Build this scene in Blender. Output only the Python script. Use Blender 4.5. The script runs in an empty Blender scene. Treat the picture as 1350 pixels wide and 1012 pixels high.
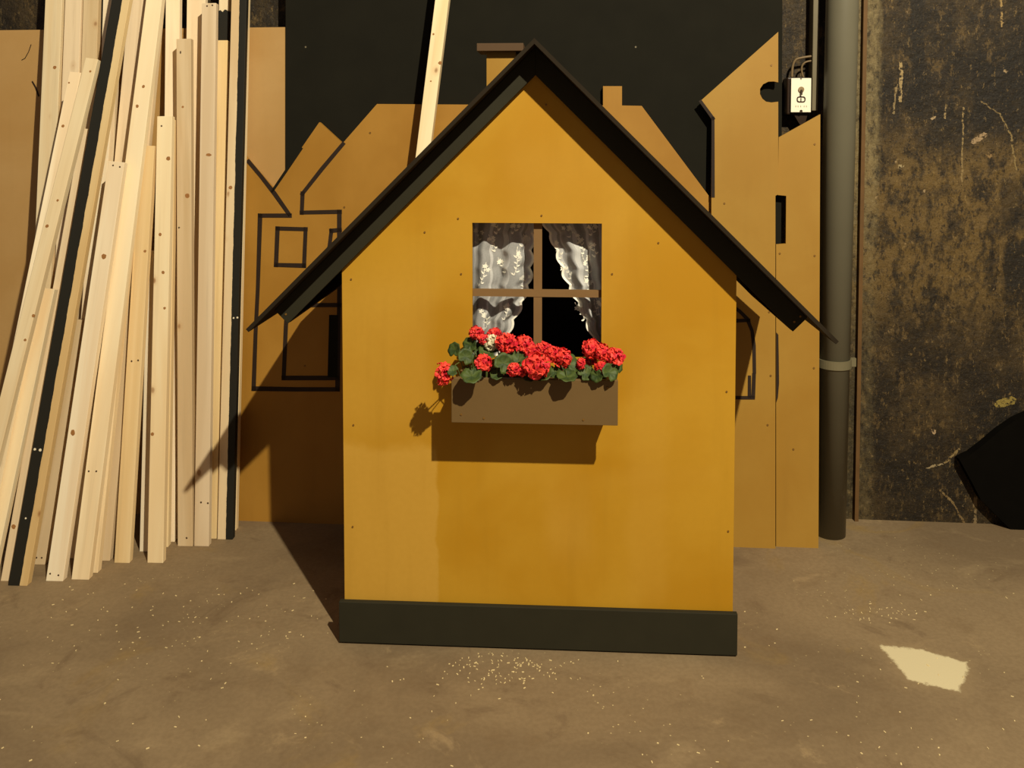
import bpy, bmesh, math, random
from mathutils import Vector, Matrix
from mathutils.geometry import tessellate_polygon
rnd = random.Random(7)
SC = bpy.context.scene
COL = SC.collection
# ------------------------------------------------------------------ camera
F, H, CX, CY, PITCH = 1150.0, 1.25, 675.0, 220.0, math.atan(0.0435)
cam = bpy.data.cameras.new('camera'); camo = bpy.data.objects.new('camera', cam); COL.objects.link(camo)
camo.location = (0, 0, H); camo.rotation_euler = (math.pi/2 - PITCH, 0, 0)
cam.sensor_fit = 'HORIZONTAL'; cam.sensor_width = 36; cam.lens = F/1350*36
cam.shift_y = (CY-506)/1350.0; cam.clip_start = 0.05
SC.camera = camo
CAMP = Vector((0, 0, H))
def ray(px, py):
    r = Vector((1, 0, 0)); f = Vector((0, math.cos(PITCH), -math.sin(PITCH))); u = Vector((0, math.sin(PITCH), math.cos(PITCH)))
    return r*((px-CX)/F) + f - u*((py-CY)/F)
def floor_pt(px, py):
    d = ray(px, py); return CAMP + d*(-H/d.z)
def at_depth(px, py, Y):
    d = ray(px, py); return CAMP + d*(Y/d.y)

class Frame:
    """a real plane in the room: o origin, u along it, v into depth, w up"""
    def __init__(s, o, u, w):
        s.o = Vector(o); s.u = Vector(u).normalized(); s.w = Vector(w).normalized()
        s.v = s.w.cross(s.u).normalized()
        s.M = Matrix.Translation(s.o) @ Matrix((s.u, s.v, s.w)).transposed().to_4x4()
    def px(s, x, y, off=0.0):
        d = ray(x, y); p = s.o + s.v*off
        t = (p-CAMP).dot(s.v)/d.dot(s.v)
        q = CAMP + d*t - s.o
        return (q.dot(s.u), q.dot(s.w))

# ------------------------------------------------------------------ objects
def tag(o, label=None, cat=None, group=None, kind=None):
    if label: o['label'] = label
    if cat: o['category'] = cat
    if group: o['group'] = group
    if kind: o['kind'] = kind
    return o
def empty(name, M):
    o = bpy.data.objects.new(name, None); o.empty_display_size = .1; COL.objects.link(o); o.matrix_world = M; return o
def obj(name, bm, mats, parent=None, M=None, smooth=False, bevel=0):
    bmesh.ops.recalc_face_normals(bm, faces=bm.faces)
    me = bpy.data.meshes.new(name); bm.to_mesh(me); bm.free()
    for m in (mats if isinstance(mats, (list, tuple)) else [mats]): me.materials.append(m)
    if smooth:
        for p in me.polygons: p.use_smooth = True
    o = bpy.data.objects.new(name, me); COL.objects.link(o)
    if parent: o.parent = parent
    elif M is not None: o.matrix_world = M
    if bevel:
        b = o.modifiers.new('bevel', 'BEVEL'); b.width = bevel; b.segments = 2; b.limit_method = 'ANGLE'
    return o
def add_box(bm, x0, x1, y0, y1, z0, z1, mi=0):
    v = [bm.verts.new((x, y, z)) for x in (x0, x1) for y in (y0, y1) for z in (z0, z1)]
    fs = []
    for q in ((0,1,3,2),(4,6,7,5),(0,4,5,1),(2,3,7,6),(0,2,6,4),(1,5,7,3)):
        f = bm.faces.new([v[i] for i in q]); f.material_index = mi; fs.append(f)
    return v
def box(x0, x1, y0, y1, z0, z1):
    bm = bmesh.new(); add_box(bm, x0, x1, y0, y1, z0, z1); return bm
def add_prism(bm, outer, y0, y1, holes=()):
    """outline in (x,z), extruded in depth from y0 to y1"""
    loops = [[Vector((a, b, 0)) for a, b in outer]] + [[Vector((a, b, 0)) for a, b in h] for h in holes]
    tris = tessellate_polygon(loops)
    flat = [p for l in loops for p in l]
    A = [bm.verts.new((p.x, y0, p.y)) for p in flat]; B = [bm.verts.new((p.x, y1, p.y)) for p in flat]
    for t in tris:
        try:
            bm.faces.new([A[i] for i in t]); bm.faces.new([B[i] for i in reversed(t)])
        except ValueError: pass
    k = 0
    for l in loops:
        n = len(l)
        for i in range(n):
            a, b = k+i, k+(i+1) % n
            try: bm.faces.new((A[a], A[b], B[b], B[a]))
            except ValueError: pass
        k += n
def prism(outer, y0, y1, holes=()):
    bm = bmesh.new(); add_prism(bm, outer, y0, y1, holes); return bm
def add_stroke(bm, pts, wd, y0, y1):
    """painted line: a run of quads w/ slightly uneven width"""
    n = len(pts); L = []; R = []
    for i, p in enumerate(pts):
        a = Vector(pts[max(0, i-1)]); b = Vector(pts[min(n-1, i+1)]); p = Vector(p)
        if 0 < i < n-1:
            d1 = (p-a).normalized(); d2 = (b-p).normalized(); d = (d1+d2).normalized()
            k = 1/max(.5, abs(d.dot(d1)))
        else: d = (b-a).normalized(); k = 1
        nn = Vector((-d.y, d.x))*wd*.5*k*(1+rnd.uniform(-.12, .12))
        ext = d*wd*.5 if i == n-1 else (-d*wd*.5 if i == 0 else Vector((0, 0)))
        L.append(p+nn+ext); R.append(p-nn+ext)
    for i in range(n-1):
        add_prism(bm, [tuple(R[i]), tuple(R[i+1]), tuple(L[i+1]), tuple(L[i])], y0, y1)
def add_tube(bm, pts, r, seg=10, cap=True):
    rings = []; pts = [Vector(p) for p in pts]; n = len(pts); up0 = None
    rs = r if isinstance(r, (list, tuple)) else [r]*n
    for i, p in enumerate(pts):
        d = (pts[min(n-1, i+1)]-pts[max(0, i-1)]).normalized()
        if up0 is None:
            up0 = Vector((0, 0, 1)) if abs(d.z) < .9 else Vector((1, 0, 0))
        a = d.cross(up0).normalized(); b = a.cross(d).normalized(); up0 = b
        rings.append([bm.verts.new(p + (a*math.cos(t)+b*math.sin(t))*rs[i]) for t in [2*math.pi*k/seg for k in range(seg)]])
    for i in range(n-1):
        for k in range(seg):
            bm.faces.new((rings[i][k], rings[i][(k+1) % seg], rings[i+1][(k+1) % seg], rings[i+1][k]))
    if cap:
        bm.faces.new(rings[0][::-1]); bm.faces.new(rings[-1])
def add_disc(bm, x, z, y0, y1, r, seg=10):
    add_prism(bm, [(x+r*math.cos(2*math.pi*k/seg), z+r*math.sin(2*math.pi*k/seg)) for k in range(seg)], y0, y1)

# ------------------------------------------------------------------ materials
def lin(c):
    f = lambda v: v/12.92 if v <= .04045 else ((v+.055)/1.055)**2.4
    return tuple(f(x/255.) for x in c) + (1,)
class NT:
    def __init__(s, name):
        s.m = bpy.data.materials.new(name); s.m.use_nodes = True; s.t = s.m.node_tree; s.t.nodes.clear()
        s.out = s.n('ShaderNodeOutputMaterial'); s.b = s.n('ShaderNodeBsdfPrincipled'); s.l(s.b.outputs[0], s.out.inputs[0])
        s.b.inputs['Roughness'].default_value = .7
        s.b.inputs['Specular IOR Level'].default_value = .3
    def n(s, t): return s.t.nodes.new(t)
    def l(s, a, b): s.t.links.new(a, b)
    def put(s, i, v):
        if hasattr(v, 'is_output') or isinstance(v, bpy.types.NodeSocket): s.l(v, i)
        else: i.default_value = v
    def coord(s, k='Object'): return s.n('ShaderNodeTexCoord').outputs[k]
    def mapping(s, v, scale=(1,1,1), loc=(0,0,0)):
        m = s.n('ShaderNodeMapping'); s.put(m.inputs['Vector'], v); m.inputs['Scale'].default_value = scale; m.inputs['Location'].default_value = loc; return m.outputs[0]
    def noise(s, v, sc, det=4, rough=.55, dist=0):
        m = s.n('ShaderNodeTexNoise'); s.put(m.inputs['Vector'], v); m.inputs['Scale'].default_value = sc; m.inputs['Detail'].default_value = det
        m.inputs['Roughness'].default_value = rough; m.inputs['Distortion'].default_value = dist; return m.outputs['Fac']
    def voro(s, v, sc, feat='F1'):
        m = s.n('ShaderNodeTexVoronoi'); m.feature = feat; s.put(m.inputs['Vector'], v); m.inputs['Scale'].default_value = sc; return m.outputs['Distance']
    def ramp(s, f, a, b, v0=0., v1=1.):
        m = s.n('ShaderNodeMapRange'); s.put(m.inputs['Value'], f); m.inputs['From Min'].default_value = a; m.inputs['From Max'].default_value = b
        m.inputs['To Min'].default_value = v0; m.inputs['To Max'].default_value = v1; m.interpolation_type = 'SMOOTHSTEP' if a < b else 'LINEAR'; return m.outputs[0]
    def math(s, op, a, b=0.):
        m = s.n('ShaderNodeMath'); m.operation = op; s.put(m.inputs[0], a); s.put(m.inputs[1], b); return m.outputs[0]
    def mix(s, f, a, b, mode='MIX'):
        m = s.n('ShaderNodeMix'); m.data_type = 'RGBA'; m.blend_type = mode
        s.put(m.inputs[0], f); s.put(m.inputs[6], a); s.put(m.inputs[7], b); return m.outputs[2]
    def sep(s, v):
        m = s.n('ShaderNodeSeparateXYZ'); s.put(m.inputs[0], v); return m.outputs
    def addv(s, a, b):
        m = s.n('ShaderNodeVectorMath'); m.operation = 'ADD'; s.put(m.inputs[0], a); s.put(m.inputs[1], b); return m.outputs[0]
    def color(s, c): s.put(s.b.inputs['Base Color'], c); return s
    def bump(s, h, st=.2, d=.005):
        m = s.n('ShaderNodeBump'); m.inputs['Strength'].default_value = st; m.inputs['Distance'].default_value = d; s.put(m.inputs['Height'], h); s.l(m.outputs[0], s.b.inputs['Normal'])
    def seg_mask(s, X, Z, x0, z0, x1, z1, w):
        """1 on the straight scratch between two points"""
        dx, dz = x1-x0, z1-z0; L2 = dx*dx+dz*dz
        ax = s.math('SUBTRACT', X, x0); az = s.math('SUBTRACT', Z, z0)
        t = s.math('DIVIDE', s.math('ADD', s.math('MULTIPLY', ax, dx), s.math('MULTIPLY', az, dz)), L2)
        t = s.math('MINIMUM', s.math('MAXIMUM', t, 0.), 1.)
        ex = s.math('SUBTRACT', ax, s.math('MULTIPLY', t, dx)); ez = s.math('SUBTRACT', az, s.math('MULTIPLY', t, dz))
        d = s.math('SQRT', s.math('ADD', s.math('MULTIPLY', ex, ex), s.math('MULTIPLY', ez, ez)))
        return s.math('LESS_THAN', d, w)

def plain(name, c, rough=.6, var=.12, sc=25, metal=0, spec=.3):
    t = NT(name); v = t.coord(); n = t.noise(v, sc, 5)
    a = lin(c); dk = tuple(x*(1-var) for x in a[:3])+(1,); lt = tuple(min(1, x*(1+var)) for x in a[:3])+(1,)
    t.color(t.mix(n, dk, lt)); t.b.inputs['Roughness'].default_value = rough; t.b.inputs['Metallic'].default_value = metal; t.b.inputs['Specular IOR Level'].default_value = spec
    t.bump(t.noise(v, sc*6, 3), .08, .002); return t.m

def pine(name, c1, c2, paint=None):
    """raw pine: long grain, knots; paint=(edge, side) covers part of the face with ragged black"""
    t = NT(name); oc = t.coord(); oi = t.n('ShaderNodeObjectInfo').outputs['Random']
    cm = t.n('ShaderNodeCombineXYZ')
    off = t.math('MULTIPLY', oi, 37.); t.l(off, cm.inputs[0]); t.l(t.math('MULTIPLY', oi, 91.), cm.inputs[2]); t.l(off, cm.inputs[1])
    v = t.addv(oc, cm.outputs[0])
    g = t.noise(t.mapping(v, (55, 55, 1.6)), 1, 5, .6, .4)
    g2 = t.noise(t.mapping(v, (14, 14, .8)), 1, 3, .5, .8)
    c = t.mix(t.ramp(g2, .35, .65), lin(c1), lin(c2))
    c = t.mix(t.math('MULTIPLY', t.ramp(g, .52, .8), .45), c, lin(tuple(x*.86 for x in c2)))
    tone = t.n('ShaderNodeHueSaturation'); t.put(tone.inputs['Color'], c)
    t.put(tone.inputs['Value'], t.math('ADD', t.math('MULTIPLY', t.math('FRACT', t.math('MULTIPLY', oi, 7.3)), .22), .84))
    t.put(tone.inputs['Saturation'], t.math('ADD', t.math('MULTIPLY', t.math('FRACT', t.math('MULTIPLY', oi, 13.7)), .25), .78))
    c = tone.outputs[0]
    kd = t.voro(t.mapping(v, (12, 12, 8)), 1)
    kd = t.math('ADD', kd, t.math('MULTIPLY', t.noise(v, 60, 2), .05))
    sel = t.ramp(t.noise(t.mapping(v, (5, 5, 3)), 1, 1), .53, .57)
    c = t.mix(t.math('MULTIPLY', sel, t.ramp(kd, .20, .06, 0, .4)), c, lin((186, 140, 84)))
    c = t.mix(t.math('MULTIPLY', sel, t.ramp(kd, .115, .07, 0, .75)), c, lin((140, 94, 50)))
    if paint:
        edge, side = paint
        s = t.sep(oc); wob = t.math('MULTIPLY', t.math('SUBTRACT', t.noise(t.mapping(v, (0, 0, 9)), 1, 6, .7), .5), .010)
        x = t.math('ADD', s[0], wob)
        mk = t.math('LESS_THAN', x, edge) if side < 0 else t.math('GREATER_THAN', x, edge)
        if len(paint) == 2 or True:
            c = t.mix(mk, c, lin((30, 28, 20)))
    t.color(c); t.b.inputs['Roughness'].default_value = .65; t.bump(g, .12, .002); return t.m

M = {}
M['pine'] = pine('raw_pine', (246, 226, 182), (236, 206, 154))
M['pine_yellow'] = pine('yellow_pine', (236, 210, 158), (224, 192, 134))
M['pine_grey'] = pine('weathered_pine', (230, 204, 160), (214, 184, 136))
M['black_paint'] = plain('matt_black_paint', (27, 25, 17), .85, .25, 9, spec=.12)
M['fascia_paint'] = plain('dark_green_black_paint', (44, 41, 28), .7, .15, 14, spec=.15)
M['roof_paint'] = plain('dark_roof_paint', (38, 30, 18), .8, .2, 18, spec=.15)
M['edge_brown'] = plain('dark_brown_edge', (78, 58, 36), .7, .25, 30)
M['box_brown'] = plain('taupe_brown_paint', (106, 82, 46), .6, .07, 16)
M['cap_brown'] = plain('brown_cap_paint', (84, 62, 38), .7, .08, 16)
M['bar_brown'] = plain('window_bar_brown', (124, 94, 56), .6, .1, 20)
M['line'] = plain('dark_brown_line_paint', (40, 26, 14), .7, .2, 40)
M['inside_shade'] = plain('interior_shade_colour', (34, 24, 16), .9, .1, 8)  # raw boards coloured dark: the interior's shade is put into the colour
M['soil'] = plain('dark_soil', (40, 28, 18), .95, .4, 80)
M['screw'] = plain('dull_screw_steel', (128, 92, 40), .5, .1, 50, .3)
M['pipe'] = plain('grey_pipe_paint', (108, 103, 84), .42, .1, 7)
M['clamp'] = plain('clamp_grey', (112, 104, 78), .5, .1, 20)
M['trunk'] = plain('conduit_grey', (112, 102, 78), .5, .1, 12)
M['cable'] = plain('cable_grey', (116, 96, 66), .5, .1, 30)
M['dark_box'] = plain('dark_bakelite', (44, 30, 18), .35, .15, 30)
M['knob'] = plain('worn_metal_knob', (150, 128, 92), .4, .2, 60)
M['plate'] = plain('cream_enamel', (248, 240, 214), .35, .04, 40)
M['plate_dark'] = plain('plate_print', (58, 44, 28), .5, .1, 40)
M['near_black'] = plain('matt_near_black', (13, 11, 8), .95, .2, 20, spec=.02)

def stained(name, c1, c2, c3=None, patches=()):
    t = NT(name); v = t.coord()
    n1 = t.noise(v, 3.0, 4, .5, .3); n2 = t.noise(t.mapping(v, (20, 20, 2)), 1, 4); n3 = t.noise(v, 70, 3)
    c = t.mix(t.ramp(n1, .36, .64), lin(c1), lin(c2))
    if c3:
        s = t.sep(v)
        wx = t.math('ADD', s[0], t.math('MULTIPLY', t.math('SUBTRACT', t.noise(v, 9, 5), .5), .05))
        wz = t.math('ADD', s[2], t.math('MULTIPLY', t.math('SUBTRACT', t.noise(v, 4, 4), .5), .16))
        for (x0, x1, z0, z1, e, f) in patches:
            m = t.math('MULTIPLY', t.math('MULTIPLY', t.ramp(wx, x0, x0+e), t.ramp(wx, x1-e, x1, 1, 0)), t.math('MULTIPLY', t.ramp(wz, z0, z0+e*3), t.ramp(wz, z1-e*3, z1, 1, 0)))
            c = t.mix(t.math('MULTIPLY', m, f), c, lin(c3))
    c = t.mix(t.ramp(n2, .5, .85, 0, .18), c, lin(tuple(x*.85 for x in c2)))
    c = t.mix(t.ramp(n3, .3, .7, 0, .10), c, lin(tuple(x*.9 for x in c1)))
    t.color(c); t.b.inputs['Roughness'].default_value = .6; t.bump(n3, .06, .001); return t.m
M['front'] = stained('ochre_stained_plywood', (185, 138, 33), (176, 126, 16), (195, 150, 58),
    [(-.60, -.235, -.2, .50, .010, .8), (-.60, -.22, .40, 1.0, .06, .4), (-.12, .28, .62, 1.3, .12, .3), (-.1, .2, 1.05, 1.28, .06, .35), (.0, .16, .15, .44, .05, .35), (.20, .33, .05, .8, .04, .2), (-.1, .45, .36, .46, .03, .25)])
M['town'] = stained('tan_orange_stained_plywood', (168, 122, 46), (156, 110, 35))
M['town_light'] = stained('light_tan_stained_plywood', (163, 124, 47), (156, 115, 38))
M['tan'] = stained('pale_hardboard', (186, 148, 92), (178, 138, 80))
M['side'] = stained('ochre_side_board', (176, 116, 36), (164, 104, 28))

# concrete floor, with a pale filler patch
def floor_mat(patch):
    t = NT('stained_concrete'); v = t.coord()
    a = t.noise(v, 1.4, 6, .6, .6); b = t.noise(v, 9, 6, .65); d = t.noise(v, 90, 3)
    c = t.mix(t.ramp(a, .35, .66), lin((116, 97, 71)), lin((139, 118, 87)))
    c = t.mix(t.ramp(b, .5, .75, 0, .45), c, lin((112, 90, 62)))
    c = t.mix(t.ramp(t.noise(t.addv(v, (2, 8, 0)), 4.5, 7, .7, 1.2), .54, .70, 0, .55), c, lin((98, 78, 56)))
    c = t.mix(t.ramp(t.noise(t.addv(v, (7, 1, 0)), 6, 7, .7, .8), .58, .72, 0, .5), c, lin((162, 138, 100)))
    c = t.mix(t.ramp(t.noise(t.mapping(v, (2.2, 3.4, 1)), 1, 5, .6, 1.), .56, .75, 0, .5), c, lin((160, 138, 102)))
    c = t.mix(t.ramp(t.noise(t.addv(v, (5, 3, 0)), 2.4, 5, .6, 1.), .6, .72, 0, .4), c, lin((146, 116, 52)))
    c = t.mix(t.ramp(d, .35, .65, 0, .16), c, lin((88, 70, 46)))
    sp = t.voro(v, 55); sel = t.ramp(t.noise(v, 3.1, 3), .5, .62)
    c = t.mix(t.math('MULTIPLY', t.ramp(sp, .12, .06), sel), c, lin((196, 176, 126)))
    s = t.sep(v)
    wx = t.math('ADD', s[0], t.math('MULTIPLY', t.math('SUBTRACT', t.noise(v, 24, 7, .75), .5), .040))
    wy_ = t.math('ADD', s[1], t.math('MULTIPLY', t.math('SUBTRACT', t.noise(t.addv(v, (3, 5, 0)), 24, 7, .75), .5), .045))
    dd = None; n_ = len(patch); cx_ = sum(p.x for p in patch)/n_; cy_ = sum(p.y for p in patch)/n_
    for k in range(n_):
        p, q = patch[k], patch[(k+1) % n_]; nx, ny = q.y-p.y, p.x-q.x; L_ = math.hypot(nx, ny); nx /= L_; ny /= L_
        if (cx_-p.x)*nx+(cy_-p.y)*ny > 0: nx, ny = -nx, -ny
        e = t.math('ADD', t.math('MULTIPLY', wx, nx), t.math('ADD', t.math('MULTIPLY', wy_, ny), -(p.x*nx+p.y*ny)))
        dd = e if dd is None else t.math('MAXIMUM', dd, e)
    dd = t.math('ADD', t.math('MULTIPLY', dd, 20.), 1.0)
    c = t.mix(t.ramp(dd, 1.6, 1.0, 0, .35), c, lin((150, 128, 92)))
    c = t.mix(t.ramp(dd, 1.06, .92, 0, 1), c, lin((206, 192, 152)))
    t.color(c); t.b.inputs['Roughness'].default_value = .75
    t.bump(t.math('ADD', t.noise(v, 160, 3), t.math('MULTIPLY', b, 1.2)), .12, .0016); return t.m

def wall_mat():
    t = NT('grimy_scraped_plaster'); v = t.coord()
    a = t.noise(t.mapping(v, (5, 1, 3.2)), 1, 9, .72, .1); b = t.noise(t.mapping(v, (15, 1, 8)), 1, 9, .76, .15)
    d = t.noise(t.mapping(v, (55, 1, 30)), 1, 7, .74, .1); e = t.noise(t.addv(t.mapping(v, (26, 1, 14)), (4, 0, 9)), 1, 8, .77, .15)
    s = t.sep(v)
    c = t.mix(t.ramp(a, .40, .60), lin((32, 25, 14)), lin((62, 49, 27)))
    hi = t.math('MULTIPLY', t.ramp(s[2], .55, .80), t.ramp(s[2], 1.10, 1.30, 1, 0))
    c = t.mix(t.math('MULTIPLY', hi, t.ramp(b, .44, .54, .10, .85)), c, lin((104, 82, 42)))
    c = t.mix(t.ramp(e, .55, .59, 0, .6), c, lin((98, 78, 44)))
    for (x0_, x1_, z0_, z1_, f_) in ((1.235, 1.30, 1.28, 2.2, .85), (1.43, 1.75, 1.22, 1.50, .85), (1.30, 1.45, 1.16, 1.33, .7), (1.40, 1.62, .30, .50, .5), (1.16, 1.36, .05, .30, .45), (1.535, 1.7, .72, .92, .95), (1.52, 1.7, .92, 1.12, .6)):
        wx = t.math('ADD', s[0], t.math('MULTIPLY', t.math('SUBTRACT', b, .5), .12)); wz = t.math('ADD', s[2], t.math('MULTIPLY', t.math('SUBTRACT', e, .5), .16))
        m = t.math('MULTIPLY', t.math('MULTIPLY', t.ramp(wx, x0_, x0_+.02), t.ramp(wx, x1_-.02, x1_, 1, 0)), t.math('MULTIPLY', t.ramp(wz, z0_, z0_+.04), t.ramp(wz, z1_-.04, z1_, 1, 0)))
        c = t.mix(t.math('MULTIPLY', m, f_), c, lin((28, 23, 15)))
    c = t.mix(t.ramp(b, .43, .38, 0, .85), c, lin((22, 17, 10)))
    c = t.mix(t.ramp(d, .55, .59, 0, .8), c, lin((30, 23, 13)))
    c = t.mix(t.ramp(d, .41, .37, 0, .55), c, lin((132, 108, 64)))
    g = t.noise(t.mapping(v, (170, 1, 80)), 1, 5, .8)
    c = t.mix(t.ramp(g, .54, .62, 0, .55), c, lin((22, 17, 10)))
    c = t.mix(t.ramp(g, .42, .34, 0, .40), c, lin((140, 114, 66)))
    # paler rough plaster beside the steel edge
    rb = t.math('MULTIPLY', t.ramp(t.math('ADD', s[0], t.math('MULTIPLY', t.math('SUBTRACT', e, .5), .05)), 1.165, 1.145, 0, 1), t.ramp(s[2], .7, 1.2, .3, 1))
    rb = t.math('MULTIPLY', rb, t.math('GREATER_THAN', s[0], 1.0))
    c = t.mix(t.math('MULTIPLY', rb, t.ramp(d, .62, .42, .1, .8)), c, lin((132, 116, 78)))
    c = t.mix(t.ramp(t.noise(t.addv(v, (9, 0, 2)), 22, 4), .69, .73, 0, .85), c, lin((160, 136, 98)))
    c = t.mix(t.ramp(t.noise(t.mapping(v, (90, 1, 7)), 1, 3), .71, .75, 0, .7), c, lin((140, 118, 76)))
    return t, v, s, c

# ------------------------------------------------------------------ the setting
SL = -0.08
wall_u = Vector((1, SL, 0)).normalized()
WY = 2.835
wallF = Frame((0, WY, 0), wall_u, (0, 0, 1))
pc = floor_pt(1222, 880)
flo = obj('floor', box(-4.2, 4.2, -4.2, 3.4, -.1, 0), floor_mat([floor_pt(*q) for q in ((1160, 851), (1212, 856), (1278, 874), (1266, 912), (1198, 896), (1180, 874))])); tag(flo, kind='structure')
t, v, s, c = wall_mat()
SX = t.math('ADD', s[0], t.math('MULTIPLY', t.math('SUBTRACT', t.noise(v, 60, 6, .7), .5), .020)); SZ = t.math('ADD', s[2], t.math('MULTIPLY', t.math('SUBTRACT', t.noise(t.addv(v, (3, 0, 3)), 60, 6, .7), .5), .020)); BRK = t.ramp(t.noise(v, 90, 4), .40, .52)
for (x0, y0, x1, y1, w, col) in [(1188, 82, 1187, 132, .0042, (176,150,100)), (1270, 142, 1268, 240, .0022, (150,126,80)), (1320, 0, 1321, 34, .0028, (170,140,86)),
    (1182, 112, 1178, 150, .0024, (150,128,86)), (1294, 134, 1318, 150, .0018, (130,108,66)), (1318, 150, 1333, 178, .0018, (140,118,72)), (1333, 178, 1340, 226, .0018, (140,118,72)),
    (1222, 617, 1246, 610, .0026, (170,150,110)), (1246, 610, 1264, 592, .003, (150,126,80)), (1240, 646, 1256, 662, .0026, (140,116,74)), (1256, 662, 1272, 690, .0022, (130,106,66)),
    (1286, 655, 1285, 695, .0045, (140,118,82)), (1247, 140, 1246, 156, .0024, (160,136,92)), (1284, 186, 1298, 178, .0075, (170,142,104)), (1316, 532, 1334, 528, .011, (150,130,62)),
    (1228, 157, 1232, 154, .003, (176,150,110)), (1186, 220, 1190, 218, .005, (176,156,112)), (1302, 203, 1306, 206, .005, (150,120,76)), (1230, 566, 1232, 570, .004, (190,160,120))]:
    a = wallF.px(x0, y0); b = wallF.px(x1, y1)
    c = t.mix(t.math('MULTIPLY', t.seg_mask(SX, SZ, a[0], a[1], b[0], b[1], w*1.15), BRK), c, lin(tuple(q*.9 for q in col)))
t.color(c); t.b.inputs['Roughness'].default_value = .6
t.bump(t.noise(v, 22, 8, .7), .5, .02)
wl = obj('wall_back', box(-4.2, 4.2, 0, .15, 0, 3.6), t.m, M=wallF.M); tag(wl, kind='structure')
# rust-brown steel angle on the edge of the dark wall
u0 = wallF.px(1129.5, 400)[0]; u1 = wallF.px(1134.5, 400)[0]
M['rust'] = plain('rusty_edge', (100, 72, 38), .7, .35, 22)
M['plaster_rib'] = plain('grimy_pale_plaster', (100, 88, 58), .85, .45, 26)
tag(obj('trim_1', box(u0, u1, -.018, 0, 0, 3.6), M['rust'], M=wallF.M), kind='structure')

# ------------------------------------------------------------------ playhouse
A = floor_pt(447, 848.5); B = floor_pt(972, 866.5)
hu = (B-A).normalized()
HF = Frame((A+B)/2, hu, (0, 0, 1))
def hp(x, y, off=0.): return HF.px(x, y, off)
house = empty('playhouse', HF.M)
tag(house, 'ochre wooden playhouse with dark gable roof, lace-curtained window and brown flower box', 'playhouse')
BW = (B-A).length/2
bh = hp(447, 793)[1]
WT0, WT1 = .014, .026                       # wall sheet
REAR = .47
def screws(parent, pts, v0, r=.0024, mat='screw', name='screw'):
    for x, y in pts:
        bm = bmesh.new(); a, b = hp(x, y, v0); add_disc(bm, a, b, v0-.0016, v0+.002, r, 8); obj(name, bm, M[mat], parent)
ba = obj('base_board', box(-BW, BW, 0, .014, 0.004, bh), M['fascia_paint'], house, bevel=.0015)
# front wall with window opening
OV = -.078
wl0 = hp(452, 500, WT0)[0]; wr0 = hp(969.5, 500, WT0)[0]
apx = hp(702, 92, WT0); el = hp(451, 352, WT0); er = hp(970, 352, WT0)
ez = (el[1]+er[1])/2
hole = [hp(622.5, 293.5, WT0), hp(793.5, 293.5, WT0), hp(793.5, 470, WT0), hp(622.5, 470, WT0)]
hx0, hx1, hz1, hz0 = hole[0][0], hole[1][0], hole[0][1], hole[3][1]
obj('front_wall', prism([(wl0, .02), (wr0, .02), (wr0, ez+.03), (apx[0], apx[1]+.03), (wl0, ez+.03)], WT0, WT1, [[(hx0, hz0), (hx1, hz0), (hx1, hz1), (hx0, hz1)]]), M['front'], house)
screws(house, [(608, 361), (807, 361), (714, 284), (604, 288), (463, 368), (466, 560), (465, 694), (958, 516), (960, 700), (720, 138), (560, 306), (868, 320)], WT0)
# side and back walls
for (a, b) in ((wl0, wl0+.012), (wr0-.012, wr0)):
    obj('side_wall', box(a, b, WT1, REAR-.03, 0.004, ez+.012), M['side'], house)
obj('back_wall', prism([(wl0+.013, .004), (wr0-.013, .004), (wr0-.013, ez), (apx[0], apx[1]-.02), (wl0+.013, ez)], REAR-.05, REAR-.035), M['inside_shade'], house)
obj('inner_floor', box(wl0+.014, wr0-.014, WT1+.002, REAR-.052, .006, .016), M['inside_shade'], house)
# roof sheets: mirrored from measured apex and tips
ap = hp(704.5, 50, OV); lt = hp(324, 434, OV); rt = hp(1106, 450, OV)
RT = .009
def roof_sheet(tip, sgn):
    d = (Vector(tip)-Vector(ap)).normalized(); n = Vector((-d.y, d.x)) if sgn > 0 else Vector((d.y, -d.x))
    if n.y > 0: n = -n                       # inward (down)
    n = n*RT
    top = Vector(ap)
    # under side at the ridge meets on the centre line
    k = RT/abs(d.x) if abs(d.x) > .1 else RT
    return [tuple(top), tuple(tip), (tip[0]+n.x, tip[1]+n.y), (top.x, top.y-RT/abs(d.x))], d, n
def solid(name, poly, y0, y1, mat, bev=0): return obj(name, prism(poly, y0, y1), M[mat], house, bevel=bev)
pl, dl, nl = roof_sheet(lt, -1); pr, dr, nr = roof_sheet(rt, 1)
solid('roof_panel', pl, OV, REAR+.03, 'roof_paint'); solid('roof_panel', pr, OV, REAR+.03, 'roof_paint')
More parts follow.
